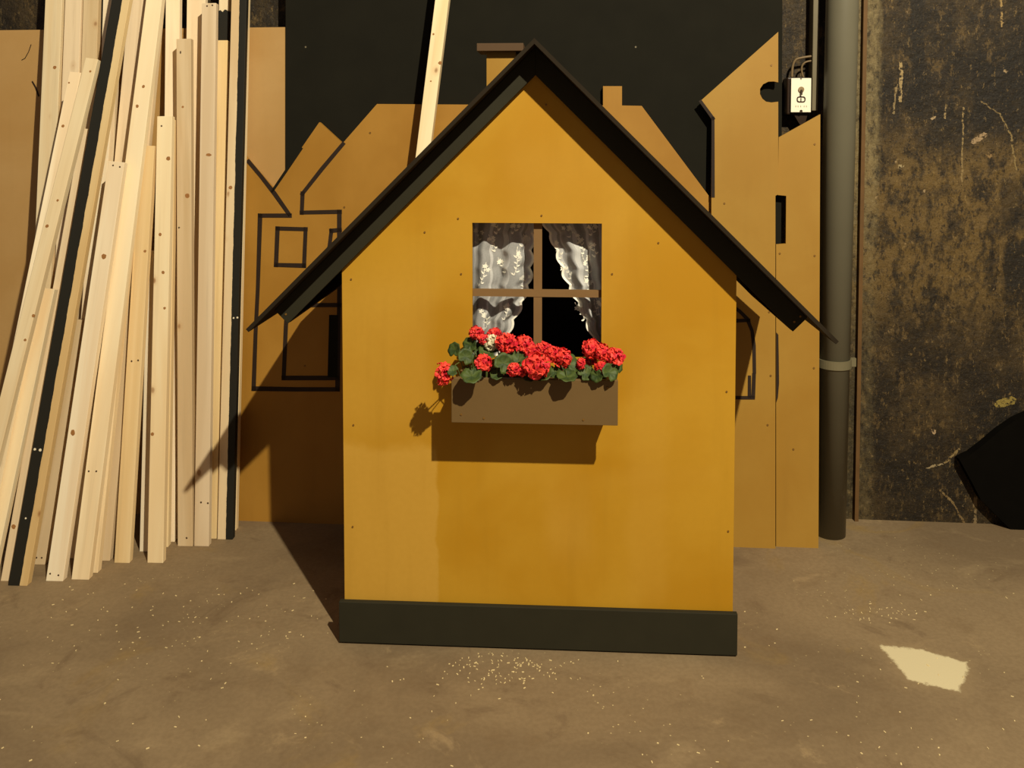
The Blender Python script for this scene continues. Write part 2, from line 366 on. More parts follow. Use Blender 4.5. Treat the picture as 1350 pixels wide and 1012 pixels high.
# barge boards (45 mm battens under the sheets, front and rear) and eave battens
FW = .046
def barge(d, n, tip, y0, y1, end):
    nn = n.normalized(); a = Vector(ap)+nn*RT; L = (Vector(tip)-Vector(ap)).length
    # start at the centre line, end at 'end' along the slope
    def onc(off):                            # point on centre line at perpendicular offset off
        q = Vector(ap)+nn*off; t_ = (ap[0]-q.x)/d.x; return q+d*t_
    p0 = onc(RT+.0004); p1 = onc(RT+FW); e0 = Vector(ap)+nn*(RT+.0004)+d*end; e1 = Vector(ap)+nn*(RT+FW)+d*end
    return [tuple(p0), tuple(e0), tuple(e1), tuple(p1)]
def slope_len(px, py, d):
    q = Vector(hp(px, py, 0.))-Vector(ap); return q.dot(d)
eL = slope_len(372, 418, dl); eR = slope_len(1057, 425, dr)
for (y0, y1) in ((-.004, WT0-.0005), (REAR-.03, REAR-.012)):
    solid('barge_board', barge(dl, nl, lt, y0, y1, eL), y0, y1, 'fascia_paint', .001)
    solid('barge_board', barge(dr, nr, rt, y0, y1, eR), y0, y1, 'fascia_paint', .001)
for d, n, e in ((dl, nl, eL), (dr, nr, eR)):
    nn = n.normalized(); b0 = Vector(ap)+nn*(RT+.0004); q = [b0+d*(e-.020), b0+d*e, b0+d*e+nn*FW, b0+d*(e-.020)+nn*FW]
    solid('eave_batten', [tuple(p) for p in q], WT0, REAR-.031, 'roof_paint')
for pts in ([(377, 414)], [(1055, 417), (1047, 424)]):
    screws(house, pts, -.004, .0025)
# window bars
bar = bmesh.new(); BY0, BY1 = .030, .044
bx0 = hp(703.5, 400, BY0)[0]; bx1 = hp(714.5, 400, BY0)[0]
bz0 = hp(700, 391, BY0)[1]; bz1 = hp(700, 381.5, BY0)[1]
obj('window_bar', box(bx0, bx1, BY0, BY1, hz0-.03, hz1+.03), M['bar_brown'], house)
obj('window_bar', box(hx0-.03, hx1+.03, BY0-.001, BY0+.007, bz0, bz1), M['bar_brown'], house)
# chimney on the left slope
CV = .22
ca = hp(641.5, 80, CV)[0]; cb = hp(680, 80, CV)[0]; cz = hp(660, 68, CV)[1]
def roof_z(x): return ap[1] + (x-ap[0])*(dl.y/dl.x)
ch = obj('chimney', prism([(ca, roof_z(ca)-.004), (cb, roof_z(cb)-.004), (cb, cz), (ca, cz)], CV, CV+.075), M['town_light'], house)
c0 = hp(628.5, 68, CV-.022); c1 = hp(690, 57.5, CV-.022)
obj('chimney_cap', box(c0[0], c1[0], CV-.022, CV+.097, cz, cz+(c1[1]-c0[1])), M['cap_brown'], ch, bevel=.001)
# flower box
BD = -.098
x0, z1 = hp(595, 498, BD); x1, z0 = hp(814.5, 561, BD)
wb = obj('flower_box', box(x0, x1, BD, BD+.012, z0, z1), M['box_brown'], house, bevel=.001)
obj('end_board', box(x0+.012, x0+.024, BD+.0125, WT0-.0005, z0+.004, z1-.004), M['box_brown'], wb)
obj('end_board', box(x1-.024, x1-.012, BD+.0125, WT0-.0005, z0+.004, z1-.004), M['box_brown'], wb)
obj('bottom_board', box(x0+.0245, x1-.0245, BD+.0125, WT0-.0005, z0+.004, z0+.014), M['box_brown'], wb)
obj('rear_board', box(x0+.0245, x1-.0245, WT0-.011, WT0-.0005, z0+.0145, z1-.004), M['box_brown'], wb)
screws(wb, [(608, 546), (638, 551), (769, 553), (801, 511)], BD)
BOXX0, BOXX1, BOXZ = x0+.026, x1-.026, z1-.030
def house_world(u, v, z): return HF.M @ Vector((u, v, z))

# ------------------------------------------------------------------ lace curtains
def lace():
    t = NT('white_lace'); v = t.coord('UV')
    s = t.sep(v)
    net = t.noise(t.mapping(v, (60, 90, 1)), 1, 2)
    vor = t.n('ShaderNodeTexVoronoi'); t.put(vor.inputs['Vector'], t.mapping(v, (3.2, 4.2, 1))); vor.inputs['Scale'].default_value = 1
    cl = t.ramp(vor.outputs['Distance'], .46, .28)
    pet = t.ramp(t.voro(t.addv(t.mapping(v, (19, 26, 1)), (3, 1, 0)), 1), .46, .36)
    mot = t.math('MULTIPLY', cl, pet)
    hem = t.ramp(s[0], .95, .975)
    al = t.ramp(net, .2, .8, .42, .50)
    strp = t.noise(t.mapping(t.addv(v, (0, 0, 0)), (9, .35, 1)), 1, 2, .5)
    al = t.math('ADD', al, t.ramp(strp, .50, .56, 0, .30))
    al = t.math('MINIMUM', t.math('ADD', al, t.math('MULTIPLY', hem, .35)), .97)
    di = t.n('ShaderNodeBsdfDiffuse'); di.inputs[0].default_value = (.93, .92, .88, 1)
    tr = t.n('ShaderNodeBsdfTranslucent'); tr.inputs[0].default_value = (.80, .78, .72, 1)
    tp = t.n('ShaderNodeBsdfTransparent')
    m1 = t.n('ShaderNodeMixShader'); m1.inputs[0].default_value = .25; t.l(di.outputs[0], m1.inputs[1]); t.l(tr.outputs[0], m1.inputs[2])
    m2 = t.n('ShaderNodeMixShader'); t.l(al, m2.inputs[0]); t.l(tp.outputs[0], m2.inputs[1]); t.l(m1.outputs[0], m2.inputs[2])
    t.l(m2.outputs[0], t.out.inputs[0]); t.t.nodes.remove(t.b); return t.m
M['lace'] = lace()
CVV = .075
HFX = hp(701, 380, CVV)[0]-hp(700, 380, CVV)[0]
M['thread'] = plain('white_embroidery_thread', (244, 240, 222), .8, .04, 60)
def interp(tab, y):
    for (a, b), (c_, d) in zip(tab, tab[1:]):
        if y <= c_: return b + (d-b)*(y-a)/(c_-a)
    return tab[-1][1]
def curtain(name, inner, outer, label, folds, phase, sprigs, top=284, bot=478):
    bm = bmesh.new(); uvl = bm.loops.layers.uv.new(); NX, NY = 72, 70; g = []
    for j in range(NY+1):
        y = top+(bot-top)*j/NY; row = []
        xi = interp(inner, y); xo = interp(outer, y)
        sc = 5.0*abs(math.sin((y-top)/23.0*math.pi/1.0)/1.0)-3.0
        xi += sc*(1 if xi > xo else -1)
        for i in range(NX+1):
            s_ = i/NX; x = xo+(xi-xo)*s_
            amp = .012*(.4+.6*min(1, (y-top)/60.))
            off = CVV + amp*math.sin(folds*2*math.pi*s_ + phase + .22*math.sin(y*.04)) + (.0025)*math.sin(folds*4.7*math.pi*s_+1.3+y*.02)
            a, b = hp(x, y, CVV); row.append((bm.verts.new((a, off, b)), s_, j/NY))
        g.append(row)
    for j in range(NY):
        for i in range(NX):
            q = (g[j][i], g[j][i+1], g[j+1][i+1], g[j+1][i])
            f = bm.faces.new([k[0] for k in q])
            for lp, k in zip(f.loops, q): lp[uvl].uv = (k[1], 1-k[2])
    o = obj(name, bm, M['lace'], M=HF.M, smooth=True)
    def surf(x, y):
        xi = interp(inner, y); xo = interp(outer, y); s_ = (x-xo)/(xi-xo)
        amp = .012*(.4+.6*min(1, (y-top)/60.))
        off = CVV + amp*math.sin(folds*2*math.pi*s_ + phase + .22*math.sin(y*.04)) + .0025*math.sin(folds*4.7*math.pi*s_+1.3+y*.02)
        a, b = hp(x, y, CVV); return Vector((a, off-.0009, b))
    R3 = random.Random(len(label))
    def leaf(bm, x, y, an, l, w):
        c, s2 = math.cos(an), math.sin(an); ps = []
        for (p, q) in ((0, 0), (.25, .45), (.6, .5), (1, 0), (.6, -.5), (.25, -.45)):
            ps.append(bm.verts.new(surf(x+(p*l*c-q*w*s2), y+(p*l*s2+q*w*c))))
        bm.faces.new(ps)
    for (x, y, h, tilt) in sprigs:
        bm = bmesh.new(); n = max(5, int(h/3.2))
        for i in range(n):
            f = i/(n-1); px_ = x+tilt*(f-.5)*h+1.5*math.sin(f*5); py_ = y-h*(f-.5)
            leaf(bm, px_, py_, -1.57+tilt*.9, h/n*1.3, 1.0)
            if i < n-2:
                sd = 1 if i % 2 else -1
                leaf(bm, px_, py_, -1.57+tilt+sd*R3.uniform(.7, 1.2), R3.uniform(4.5, 6.5), 2.0)
        for k in range(3):
            cx, cy = x+tilt*h*.35+R3.uniform(-6, 6), y-h*R3.uniform(.15, .5)
            for p in range(5): leaf(bm, cx, cy, p*1.257+R3.uniform(-.2, .2), 3.4, 1.9)
        obj('embroidered_sprig', bm, M['thread'], o)
    # scalloped hem stitched along the free edge
    bm = bmesh.new(); prev = None
    for j in range(0, 161):
        y = top+2+(bot-top-4)*j/160; xi = interp(inner, y); xo = interp(outer, y); sg = 1 if xi > xo else -1
        e = (5.0*abs(math.sin((y-top)/23.0*math.pi))-3.0)*sg
        s_e = (xi-xo)/(xi+e-xo)
        k = (xi-xo)/(xi+e-xo)
        a = surf(xo+(xi-xo)*.999, y); b = surf(xo+(xi-xo)*(1-3.2/abs(xi-xo)), y)
        a.x += HFX*e; b.x += HFX*e
        cur = (bm.verts.new(a), bm.verts.new(b))
        if prev: bm.faces.new((prev[0], cur[0], cur[1], prev[1]))
        prev = cur
    obj('scalloped_hem', bm, M['thread'], o)
    return tag(o, label, 'curtain', 'lace curtains in the playhouse window')
curtain('lace_curtain', [(284, 707), (300, 706), (330, 703), (352, 702), (372, 700), (385, 696), (405, 688), (430, 676), (478, 655)], [(284, 612), (478, 612)],
        'white lace curtain gathered on the left side of the playhouse window', 2.3, .4,
        [(681, 345, 34, .15), (637, 362, 28, .35), (650, 322, 20, -.3), (663, 351, 16, -.5), (692, 372, 16, .1), (668, 408, 24, .2), (640, 420, 26, -.1), (690, 318, 14, .2), (655, 300, 18, 0), (678, 300, 16, .2), (630, 312, 18, 0)])
curtain('lace_curtain', [(284, 712), (300, 718), (318, 727), (340, 735), (365, 743), (385, 752), (405, 763), (430, 774), (478, 790)], [(284, 806), (478, 806)],
        'white lace curtain drawn to the right side of the playhouse window', 2.1, 2.0,
        [(765, 322, 26, -.4), (773, 352, 26, -.25), (735, 330, 22, -.5), (748, 358, 20, -.5), (783, 330, 18, -.2), (776, 380, 22, -.3), (766, 412, 20, -.5), (785, 410, 22, 0), (750, 304, 16, -.3), (780, 302, 16, 0)])
rod = bmesh.new(); zr = hp(700, 284, CVV)[1]; add_tube(rod, [(hx0-.02, CVV, zr), (hx1+.02, CVV, zr)], .004, 8)
obj('curtain_rod', rod, M['bar_brown'], house)

# ------------------------------------------------------------------ geraniums
def petal_mat(name, c1, c2):
    t = NT(name); v = t.coord(); c = t.mix(t.ramp(t.noise(v, 60, 3), .38, .62), lin(c1), lin(c2))
    t.color(c); t.b.inputs['Roughness'].default_value = .6
    t.b.inputs['Subsurface Weight'].default_value = 0.0; return t.m
M['red'] = petal_mat('coral_red_petal', (246, 74, 58), (196, 26, 44))
M['white_petal'] = petal_mat('cream_petal', (226, 216, 180), (190, 180, 142))
M['leaf'] = petal_mat('geranium_leaf', (70, 84, 34), (46, 62, 26))
M['stem'] = petal_mat('geranium_stem', (96, 104, 48), (72, 84, 38))
def head_mesh(r, seed, narrow=1.0, long=1.0):
    R_ = random.Random(seed); bm = bmesh.new(); n = 20
    for k in range(n):
        ph = math.acos(1-2*(k+.5)/n); th = k*2.39996+R_.uniform(-.2, .2)
        d = Vector((math.sin(ph)*math.cos(th)*narrow, math.sin(ph)*math.sin(th), math.cos(ph)*long))
        c = d*r*R_.uniform(.50, .88); dn = d.normalized()
        a = dn.cross(Vector((0, 0, 1)) if abs(dn.z) < .9 else Vector((1, 0, 0))).normalized(); b = dn.cross(a)
        fr = r*R_.uniform(.46, .66); rot = R_.uniform(0, 6.28)
        ctr = bm.verts.new(c-dn*fr*.25)
        for p in range(5):
            an = rot+p*2*math.pi/5
            def P(da, rr, up): return bm.verts.new(c+(a*math.cos(an+da)+b*math.sin(an+da))*fr*rr+dn*fr*up)
            v = [ctr, P(-.42, .5, .10), P(-.62, .92, .15+R_.uniform(-.15, .35)), P(-.22, 1.08, R_.uniform(-.15, .45)), P(.22, 1.08, R_.uniform(-.15, .45)), P(.62, .92, .15+R_.uniform(-.15, .35)), P(.42, .5, .18)]
            m_ = P(0, .7, .36)
            ring = v[1:]
            bm.faces.new((ctr, ring[0], m_)); bm.faces.new((ctr, m_, ring[-1]))
            for i in range(len(ring)-1): bm.faces.new((ring[i], ring[i+1], m_))
    # calyx core that joins the florets
    bmesh.ops.create_icosphere(bm, subdivisions=2, radius=r*.5, matrix=Matrix.Diagonal((narrow, 1, long, 1)))
    return bm
def leaf_bm(r, nrm, up, cup=.28):
    """round, kidney-shaped leaf: notch at the stalk, wavy rim, slightly cupped"""
    n = Vector(nrm).normalized(); u_ = Vector(up); u_ = (u_-n*u_.dot(n)).normalized(); s_ = u_.cross(n)
    bm = bmesh.new(); K = 28; rings = []
    for ri in (.35, .7, 1.0):
        row = []
        for k in range(K):
            th = 2*math.pi*k/K; notch = 1-.45*math.exp(-((th-math.pi)/.28)**2)
            wv = 1+.05*math.cos(7*th)*ri; rr = r*ri*notch*wv
            row.append(Vector((0, 0, 0))+u_*math.cos(th)*rr+s_*math.sin(th)*rr+n*r*(cup*ri*ri+.05*math.sin(7*th)*ri))
        rings.append(row)
    T = []
    for side in (0, -.0012):
        c = bm.verts.new(n*side); R_ = [[bm.verts.new(p+n*side) for p in row] for row in rings]; T.append((c, R_))
        for k in range(K):
            bm.faces.new((c, R_[0][k], R_[0][(k+1) % K]))
            for j in range(2): bm.faces.new((R_[j][k], R_[j+1][k], R_[j+1][(k+1) % K], R_[j][(k+1) % K]))
    for k in range(K): bm.faces.new((T[0][1][2][k], T[1][1][2][k], T[1][1][2][(k+1) % K], T[0][1][2][(k+1) % K]))
    return bm
PXM = None
def plant(label, base_px, heads, leaves, white=False):
    bu = min(max(hp(base_px, 500, -.05)[0], BOXX0+.012), BOXX1-.012); bv = -.045
    base = house_world(bu, bv, z0+.0145)
    e = empty('geranium', Matrix.Translation(base) @ HF.M.to_3x3().to_4x4())
    tag(e, label, 'flower', 'artificial geraniums in the flower box')
    orig = Vector((bu, bv, z0+.0145))
    def stalk(to, r):
        mid = Vector((to.x*.35, to.y*.3, max(to.z*.75, .05)))
        pts = [Vector((0, 0, 0)), Vector((to.x*.06, to.y*.06, .03)), mid]
        if to.z < .125 or abs(to.x) > .06:
            pts.append(Vector((to.x*.55, max(to.y*.5, -.045), max(to.z, .100)+.012))); pts.append(Vector((to.x*.85, to.y*.88, max(to.z, .100)+.012)))
        pts.append(to); bm = bmesh.new(); add_tube(bm, pts, r, 6); return bm
    for i, (x, y, r, v, nx, lz) in enumerate(heads):
        a, b = hp(x, y, v); p = Vector((a, v, b))-orig
        rad = r/ (F/ (HF.o.y+v)) 
        h = obj('flower_head', head_mesh(rad, int(x*7+y), nx, lz), M['white_petal' if white else 'red'], e); h.location = p
        obj('stem', stalk(p, .0016), M['stem'], e)
    for (x, y, r, v, nrm, up) in leaves:
        a, b = hp(x, y, v); p = Vector((a, v, b))-orig; rad = r/(F/(HF.o.y+v))
        l_ = obj('leaf', leaf_bm(rad, nrm, up), M['leaf'], e, smooth=True); l_.location = p
        obj('leaf_stalk', stalk(p, .0011), M['stem'], e)
plant('red geranium drooping over the left end of the flower box', 603,
      [(585.5, 494, 11, -.115, .85, 1.7)],
      [(600, 461, 10, -.075, (-.5, -.8, .35), (-.2, 0, 1)), (614, 470, 11, -.085, (.25, -.9, .3), (.5, 0, .8)), (622, 496, 14, -.135, (0, -.6, .8), (.2, -.6, -.5)), (597, 489, 8, -.122, (0, -.7, .7), (-1, 0, .2))])
plant('small red geranium rising at the left corner of the playhouse window', 625,
      [(628, 438.5, 9.5, -.05, 1.1, .85), (637, 447, 7, -.055, 1, 1)],
      [(620, 454, 10, -.05, (-.3, -.9, .2), (.3, 0, 1)), (632, 460, 10, -.045, (.3, -.8, .3), (0, 0, 1))])
plant('white geranium among the red ones left of centre', 640, [(648, 451, 11, -.05, 1.1, .8)],
      [(643, 465, 13, -.06, (.2, -.5, .8), (-.6, 0, .3))], True)
plant('bright red geranium right of the white flower, under the left curtain', 660,
      [(652, 440, 9, -.035, 1.25, .8), (667, 453, 13, -.07, 1, 1), (637, 478, 12, -.11, 1.1, .8)],
      [(664, 479, 14, -.105, (.25, -.9, .3), (.5, 0, .5)), (655, 494, 9, -.10, (0, -.6, .7), (0, -1, -.2))])
plant('large round red geranium at the middle of the flower box', 695,
      [(690, 455, 13, -.05, 1.1, .9), (707, 482, 17, -.125, 1, 1), (678, 487, 9, -.115, .9, 1), (701, 463, 10, -.06, 1.2, .8), (688, 489, 7, -.11, 1, 1)],
      [(717, 494, 13, -.105, (-.2, -.5, .8), (.3, -.8, -.3)), (684, 474, 12, -.07, (0, -.8, .5), (.2, 0, 1)), (699, 497, 10, -.105, (0, -.5, .8), (0, -1, -.2))])
plant('red geranium with two flower heads and green leaves right of the window bar', 740,
      [(729, 466, 10, -.09, 1.1, .9), (743, 471, 11, -.10, 1, 1.15), (716, 459, 9, -.06, 1.2, .9)],
      [(749, 480, 14, -.09, (.5, -.75, .45), (.5, 0, .8)), (747, 497, 14, -.125, (.1, -.35, .9), (.6, -.8, -.2)), (732, 490, 10, -.10, (-.2, -.7, .6), (.2, 0, -.8))])
plant('wide red geranium at the right end of the flower box', 790,
      [(779, 460, 12, -.07, 1, .95), (793, 464, 11, -.085, 1, 1), (809, 470, 12, -.09, 1.15, .9), (766, 479, 7, -.09, .7, 1.2), (792, 483, 8, -.10, 1.1, .8), (778, 474, 9, -.05, 1.2, .8)],
      [(803, 491, 12, -.11, (.45, -.8, .4), (.5, 0, .7)), (787, 495, 9, -.11, (-.4, -.8, .2), (0, -.3, -1)), (772, 492, 11, -.09, (0, -.7, .5), (.5, 0, .5)), (813, 483, 9, -.07, (.6, -.6, .2), (.4, 0, .8))])

# ------------------------------------------------------------------ painted flats behind
def flat_frame(px, py, lean):
    o = floor_pt(px, py); u = Vector((1, SL, 0)).normalized(); n = Vector((-u.y, u.x, 0))
    return Frame(o, u, Vector((0, 0, 1))+n*lean)
def poly(fr, pts): return [fr.px(x, y) for x, y in pts]
F1 = flat_frame(380, 688.5, .035)
F2 = flat_frame(1000, 722, .035)
_n = Vector((-F2.u.y, F2.u.x, 0)).normalized(); GAP = (F1.o + _n*.022 - F2.o).dot(_n)
F2 = flat_frame(1000, 722, .035 + (GAP-.027)/1.5)
def behind(fr, d, lean=.035): return Frame(fr.o+Vector((-fr.u.y, fr.u.x, 0)).normalized()*d*1.0, fr.u, fr.w)
FB = behind(F1, .022)
dots = lambda fr, pts, parent: [obj('screw', (lambda bm: (add_disc(bm, *fr.px(x, y), -.0015, .001, .0032, 8), bm)[1])(bmesh.new()), M['screw'], parent) for x, y in pts]
# black sky board
def bz(fr, x): return fr.px(x, 700)[0]
bb = obj('black_backdrop_board', prism([(FB.px(376.5, 200)[0], 0), (FB.px(1031, 100)[0], 0), (FB.px(1031, 100)[0], FB.px(700, -440)[1]), (FB.px(376.5, 200)[0], FB.px(700, -440)[1])], 0, .009), M['black_paint'], M=FB.M)
tag(bb, 'large matt black board standing behind the painted town silhouette', 'backdrop')
tb = obj('hardboard_sheet', prism([(FB.px(-130, 200)[0], 0), (FB.px(375.5, 200)[0], 0), (FB.px(375.5, 200)[0], FB.px(350, 36)[1]), (FB.px(-130, 200)[0], FB.px(0, 40)[1])], 0, .006), M['tan'], M=FB.M)
tag(tb, 'plain tan hardboard sheet leaning on the wall behind the pile of battens', 'board')
# the town with its ridge roof
town = obj('town_silhouette_flat', prism(poly(F1, [(296, 690), (975, 690), (975, 312), (936, 260), (846, 139.5), (820, 139), (820, 113.5), (795, 113.5), (795, 139), (497, 137), (451.5, 189), (421, 161), (360, 249), (329, 213), (296, 172)]), 0, .018), M['town'], M=F1.M)
# base of the flat sits on the floor
me = town.data
zmin = min(v.co.z for v in me.vertices)
for v in me.vertices:
    if v.co.z < .05: v.co.z = 0.0
tag(town, 'orange-brown flat cut as a town of gabled houses behind the playhouse', 'stage flat')
S = lambda fr, pts: [fr.px(x, y) for x, y in pts]
def strokes(fr, name, runs, parent, wd=.0135, mat='line'):
    bm = bmesh.new()
    for r in runs: add_stroke(bm, S(fr, r), wd, -.0012, .0002)
    return obj(name, bm, M[mat], parent)
strokes(F1, 'painted_roof_line', [[(328, 213), (344, 232), (362, 255), (381, 282)], [(382, 284), (343, 284)], [(452, 190), (425, 222), (399, 255)], [(399, 255), (398, 280)], [(398, 280), (448, 279)]], town)
strokes(F1, 'painted_house_outline', [[(343, 284), (340, 380), (337, 440), (334.5, 512)], [(334.5, 512), (390, 513), (445, 513)], [(445, 513), (447, 400), (447.5, 279)]], town)
strokes(F1, 'painted_window', [[(366, 301), (403, 302)], [(403, 302), (401, 350)], [(401, 350), (364, 349)], [(364, 349), (366, 301)]], town)
strokes(F1, 'painted_window', [[(448, 303), (437, 304)], [(437, 304), (434, 328)], [(434, 328), (446, 329)]], town)
strokes(F1, 'painted_doorway', [[(379, 402), (447, 402)], [(379, 402), (377, 430), (374, 498)], [(374, 498), (445, 498)]], town)
bm = prism(S(F1, [(434, 415), (446, 415), (445, 497), (432, 497)]), -.0014, .0002); obj('painted_black_door', bm, M['black_paint'], town)
strokes(F1, 'painted_roof_line', [[(359, 252), (376, 227), (397, 196)]], town, .009, 'black_paint')
dots(F1, [(454, 273), (488, 175), (402, 482)], town)
# tower and its right-hand neighbour
hole2 = [F2.px(1025+0, 258)[0], F2.px(1036, 258)[0], F2.px(1030, 258)[1], F2.px(1030, 320)[1]]
def circ(fr, x, y, r, n=28): return [fr.px(x+r*math.cos(2*math.pi*k/n), y+r*math.sin(2*math.pi*k/n)) for k in range(n)]
seam = 1022.5
tw = [(938, 724)] + [(938, 262), (939, 158), (923.5, 133), (1026, 42)]
arc = [(1026, 108.5), (1020, 107.2), (1013, 107.5), (1006, 111), (1002, 117), (1002, 124), (1005, 130), (1010, 134), (1017, 135), (1026, 134)]
tower_pts = tw + arc + [(1026, 256), (1022.3, 258), (1022.3, 724)]
tower = obj('tower_silhouette_flat', prism(poly(F2, tower_pts), 0, .012), M['town_light'], M=F2.M)
for v in tower.data.vertices:
    if v.co.z < .02: v.co.z = 0.0
tag(tower, 'orange-brown flat cut as a pointed tower with a round notch, left of the pipe', 'stage flat')
F3 = Frame(F2.o + Vector((-F2.u.y, F2.u.x, 0))*.0125, F2.u, F2.w)
side_pts = [(1023.2, 722), (1023.2, 322), (1036, 321), (1036.5, 258), (1025.5, 257), (1026.6, 181), (1081.5, 150.5), (1079, 722)]
nb = obj('narrow_house_flat', prism(poly(F3, side_pts), 0, .012), M['town_light'], M=F3.M)
for v in nb.data.vertices:
    if v.co.z < .02: v.co.z = 0.0
tag(nb, 'narrow orange-brown flat with a slanted top standing right beside the pipe', 'stage flat')
bm = bmesh.new(); add_stroke(bm, S(FB, [(29, 79), (33, 77), (38, 68), (41, 59)]), .002, -.0012, .0002); add_stroke(bm, S(FB, [(43, 108), (47, 115), (51, 126)]), .005, -.0012, .0002); obj('pencil_mark', bm, M['line'], tb)
for x, y in ((403, 62), (838, 62)):
    bm = bmesh.new(); add_disc(bm, *FB.px(x, y), -.001, .0002, .003, 8); obj('chipped_spot', bm, M['trunk'], bb)
dots(F2, [(1017, 86), (955, 268), (1014, 411), (1016, 495), (1012, 560)], tower); dots(F3, [(1074, 190), (1018+10, 334), (1074, 337), (1073, 485), (1046, 592)], nb)
strokes(F2, 'painted_wall_line', [[(924, 134), (940, 156)], [(940, 156), (940, 258)]], tower, .010)
strokes(F2, 'painted_arch', [[(966, 404), (975, 410), (985, 420), (991.5, 436), (994, 455), (994.5, 490)], [(966, 423), (987, 422)], [(994, 494), (993, 522)], [(966, 524), (993, 524)], [(988, 497), (988, 522)]], tower, .010)
bm = prism(S(F3, [(1023.4, 438), (1026, 441), (1026.6, 470), (1027, 505), (1025.4, 524), (1023.4, 530)]), -.0012, .0002); obj('painted_edge_mark', bm, M['line'], nb)

# ------------------------------------------------------------------ pipe, conduit, switch box
pb = floor_pt(1101, 712); PR = .047
pc_ = Vector((pb.x, pb.y+PR, 0)); ptop = at_depth(1110.5, 0, pc_.y); ptop2 = pc_ + (ptop-pc_)*(3.4/ptop.z)
bm = bmesh.new(); add_tube(bm, [(0, 0, 0), ((ptop2-pc_).x, 0, 3.4)], PR, 40)
bmesh.ops.translate(bm, verts=bm.verts, vec=(0, 0, 0))
pipe = obj('drain_pipe', bm, M['pipe'], M=Matrix.Translation(pc_), smooth=True)
tag(pipe, 'grey painted vertical drain pipe standing between the flats and the dark wall', 'pipe')
kz = at_depth(1104, 477, pc_.y).z; kx = (ptop2-pc_).x*kz/3.4
bm = bmesh.new(); n = 40
for (r0, r1) in ((PR+.0005, PR+.005),):
    for k in range(n):
        a0, a1 = 2*math.pi*k/n, 2*math.pi*(k+1)/n
        q = [[bm.verts.new((kx+r*math.cos(a), r*math.sin(a), kz+dz)) for dz in (-.013, .013)] for a in (a0, a1) for r in (r0, r1)]
        i0, o0, i1, o1 = q
        bm.faces.new((o0[0], o1[0], o1[1], o0[1])); bm.faces.new((i0[0], i0[1], i1[1], i1[0])); bm.faces.new((i0[1], o0[1], o1[1], i1[1])); bm.faces.new((i0[0], i1[0], o1[0], o0[0]))
bmesh.ops.remove_doubles(bm, verts=bm.verts, dist=1e-5)
add_box(bm, kx-PR-.026, kx-PR-.003, -.006, .006, kz-.013, kz+.013); add_box(bm, kx+PR+.003, kx+PR+.02, -.006, .006, kz-.013, kz+.013)
obj('pipe_clamp', bm, M['clamp'], pipe)
WD = 2.70
def wy(x): return WY + SL*x
def wall_local(px, py, off): return wallF.px(px, py, off)
# conduit
CO = -.052; a0 = wallF.px(1071.5, 60, CO)[0]; a1 = wallF.px(1079.5, 60, CO)[0]; cz0 = wallF.px(1075, 146, CO)[1]
cd = obj('cable_conduit', box(a0, a1, CO, -.001, cz0, 3.4), M['trunk'], M=wallF.M, bevel=.002)
tag(cd, 'grey upright cable conduit running up the wall beside the switch box', 'conduit')
# switch box
SO = -.062
sb = empty('switch_box', wallF.M @ Matrix.Translation((wallF.px(1053, 150, -.02)[0], -.001, wallF.px(1053, 150, -.02)[1])))
tag(sb, 'old dark switch box with cream front plate on the wall above the narrow flat', 'switch box')
so = Vector((wallF.px(1053, 150, -.02)[0], -.001, wallF.px(1053, 150, -.02)[1]))
def SP(x, y, off):
    q = wallF.px(x, y, off); return (q[0]-so.x, q[1]-so.z)
p0 = SP(1037, 151, SO+.008); p1 = SP(1069, 102, SO+.008)
obj('housing', box(p0[0], p1[0], SO+.008+.001, 0, p0[1], p1[1]), M['dark_box'], sb, bevel=.004)
q0 = SP(1042.5, 148, SO); q1 = SP(1069.5, 103, SO)
pl_ = obj('front_plate', prism([(q0[0], q0[1]), (q1[0], q0[1]), (q1[0], q1[1]), SP(1057.5, 103, SO), SP(1056, 106, SO), SP(1054.5, 103, SO), (q0[0], q1[1])], SO, SO+.0085), M['plate'], sb, bevel=.001)
cx_, cz_ = SP(1056, 118, SO); bm = bmesh.new(); add_disc(bm, cx_, cz_, SO-.004, SO, .009, 20); kn = obj('turn_knob', bm, M['knob'], pl_, bevel=.001)
obj('knob_lever', prism([(cx_-.002, cz_-.017), (cx_+.002, cz_-.017), (cx_+.0025, cz_-.001), (cx_-.0025, cz_-.001)], SO-.010, SO-.0042), M['plate_dark'], kn)
bm = bmesh.new(); e0 = SP(1056, 131, SO)
def rr(cx, cz, hx, hz, n=6, k=.8):
    out = []
    r = hz*k
    for (sx, sz, a) in ((1, 1, 0), (-1, 1, 90), (-1, -1, 180), (1, -1, 270)):
        for i in range(n+1):
            an = math.radians(a+90*i/n); out.append((cx+sx*(hx-r)+r*math.cos(an), cz+sz*(hz-r)+r*math.sin(an)))
    return out
add_prism(bm, rr(e0[0], e0[1], .0135, .0095), SO-.0012, SO, [rr(e0[0], e0[1], .0100, .0058)[::-1]])
add_prism(bm, [(e0[0]-.002, e0[1]-.0055), (e0[0]+.001, e0[1]-.0055), (e0[0]+.001, e0[1]+.004), (e0[0]-.002, e0[1]+.004)], SO-.0012, SO)
obj('round_plate_mark', bm, M['plate_dark'], pl_)
bm = bmesh.new()
for i, xx in enumerate((1049, 1052, 1055.5, 1060, 1063)): 
    a = SP(xx, 139.5, SO); add_box(bm, a[0]-.001, a[0]+.0012, SO-.0006, SO, a[1]-.004, a[1]+.001)
obj('worn_print', bm, plain('faded_print', (176, 164, 136), .5), pl_)
bm = bmesh.new(); a = SP(1056, 146.5, SO); add_disc(bm, a[0], a[1], SO-.001, SO, .0045, 12); obj('cable_notch', bm, M['plate_dark'], pl_)
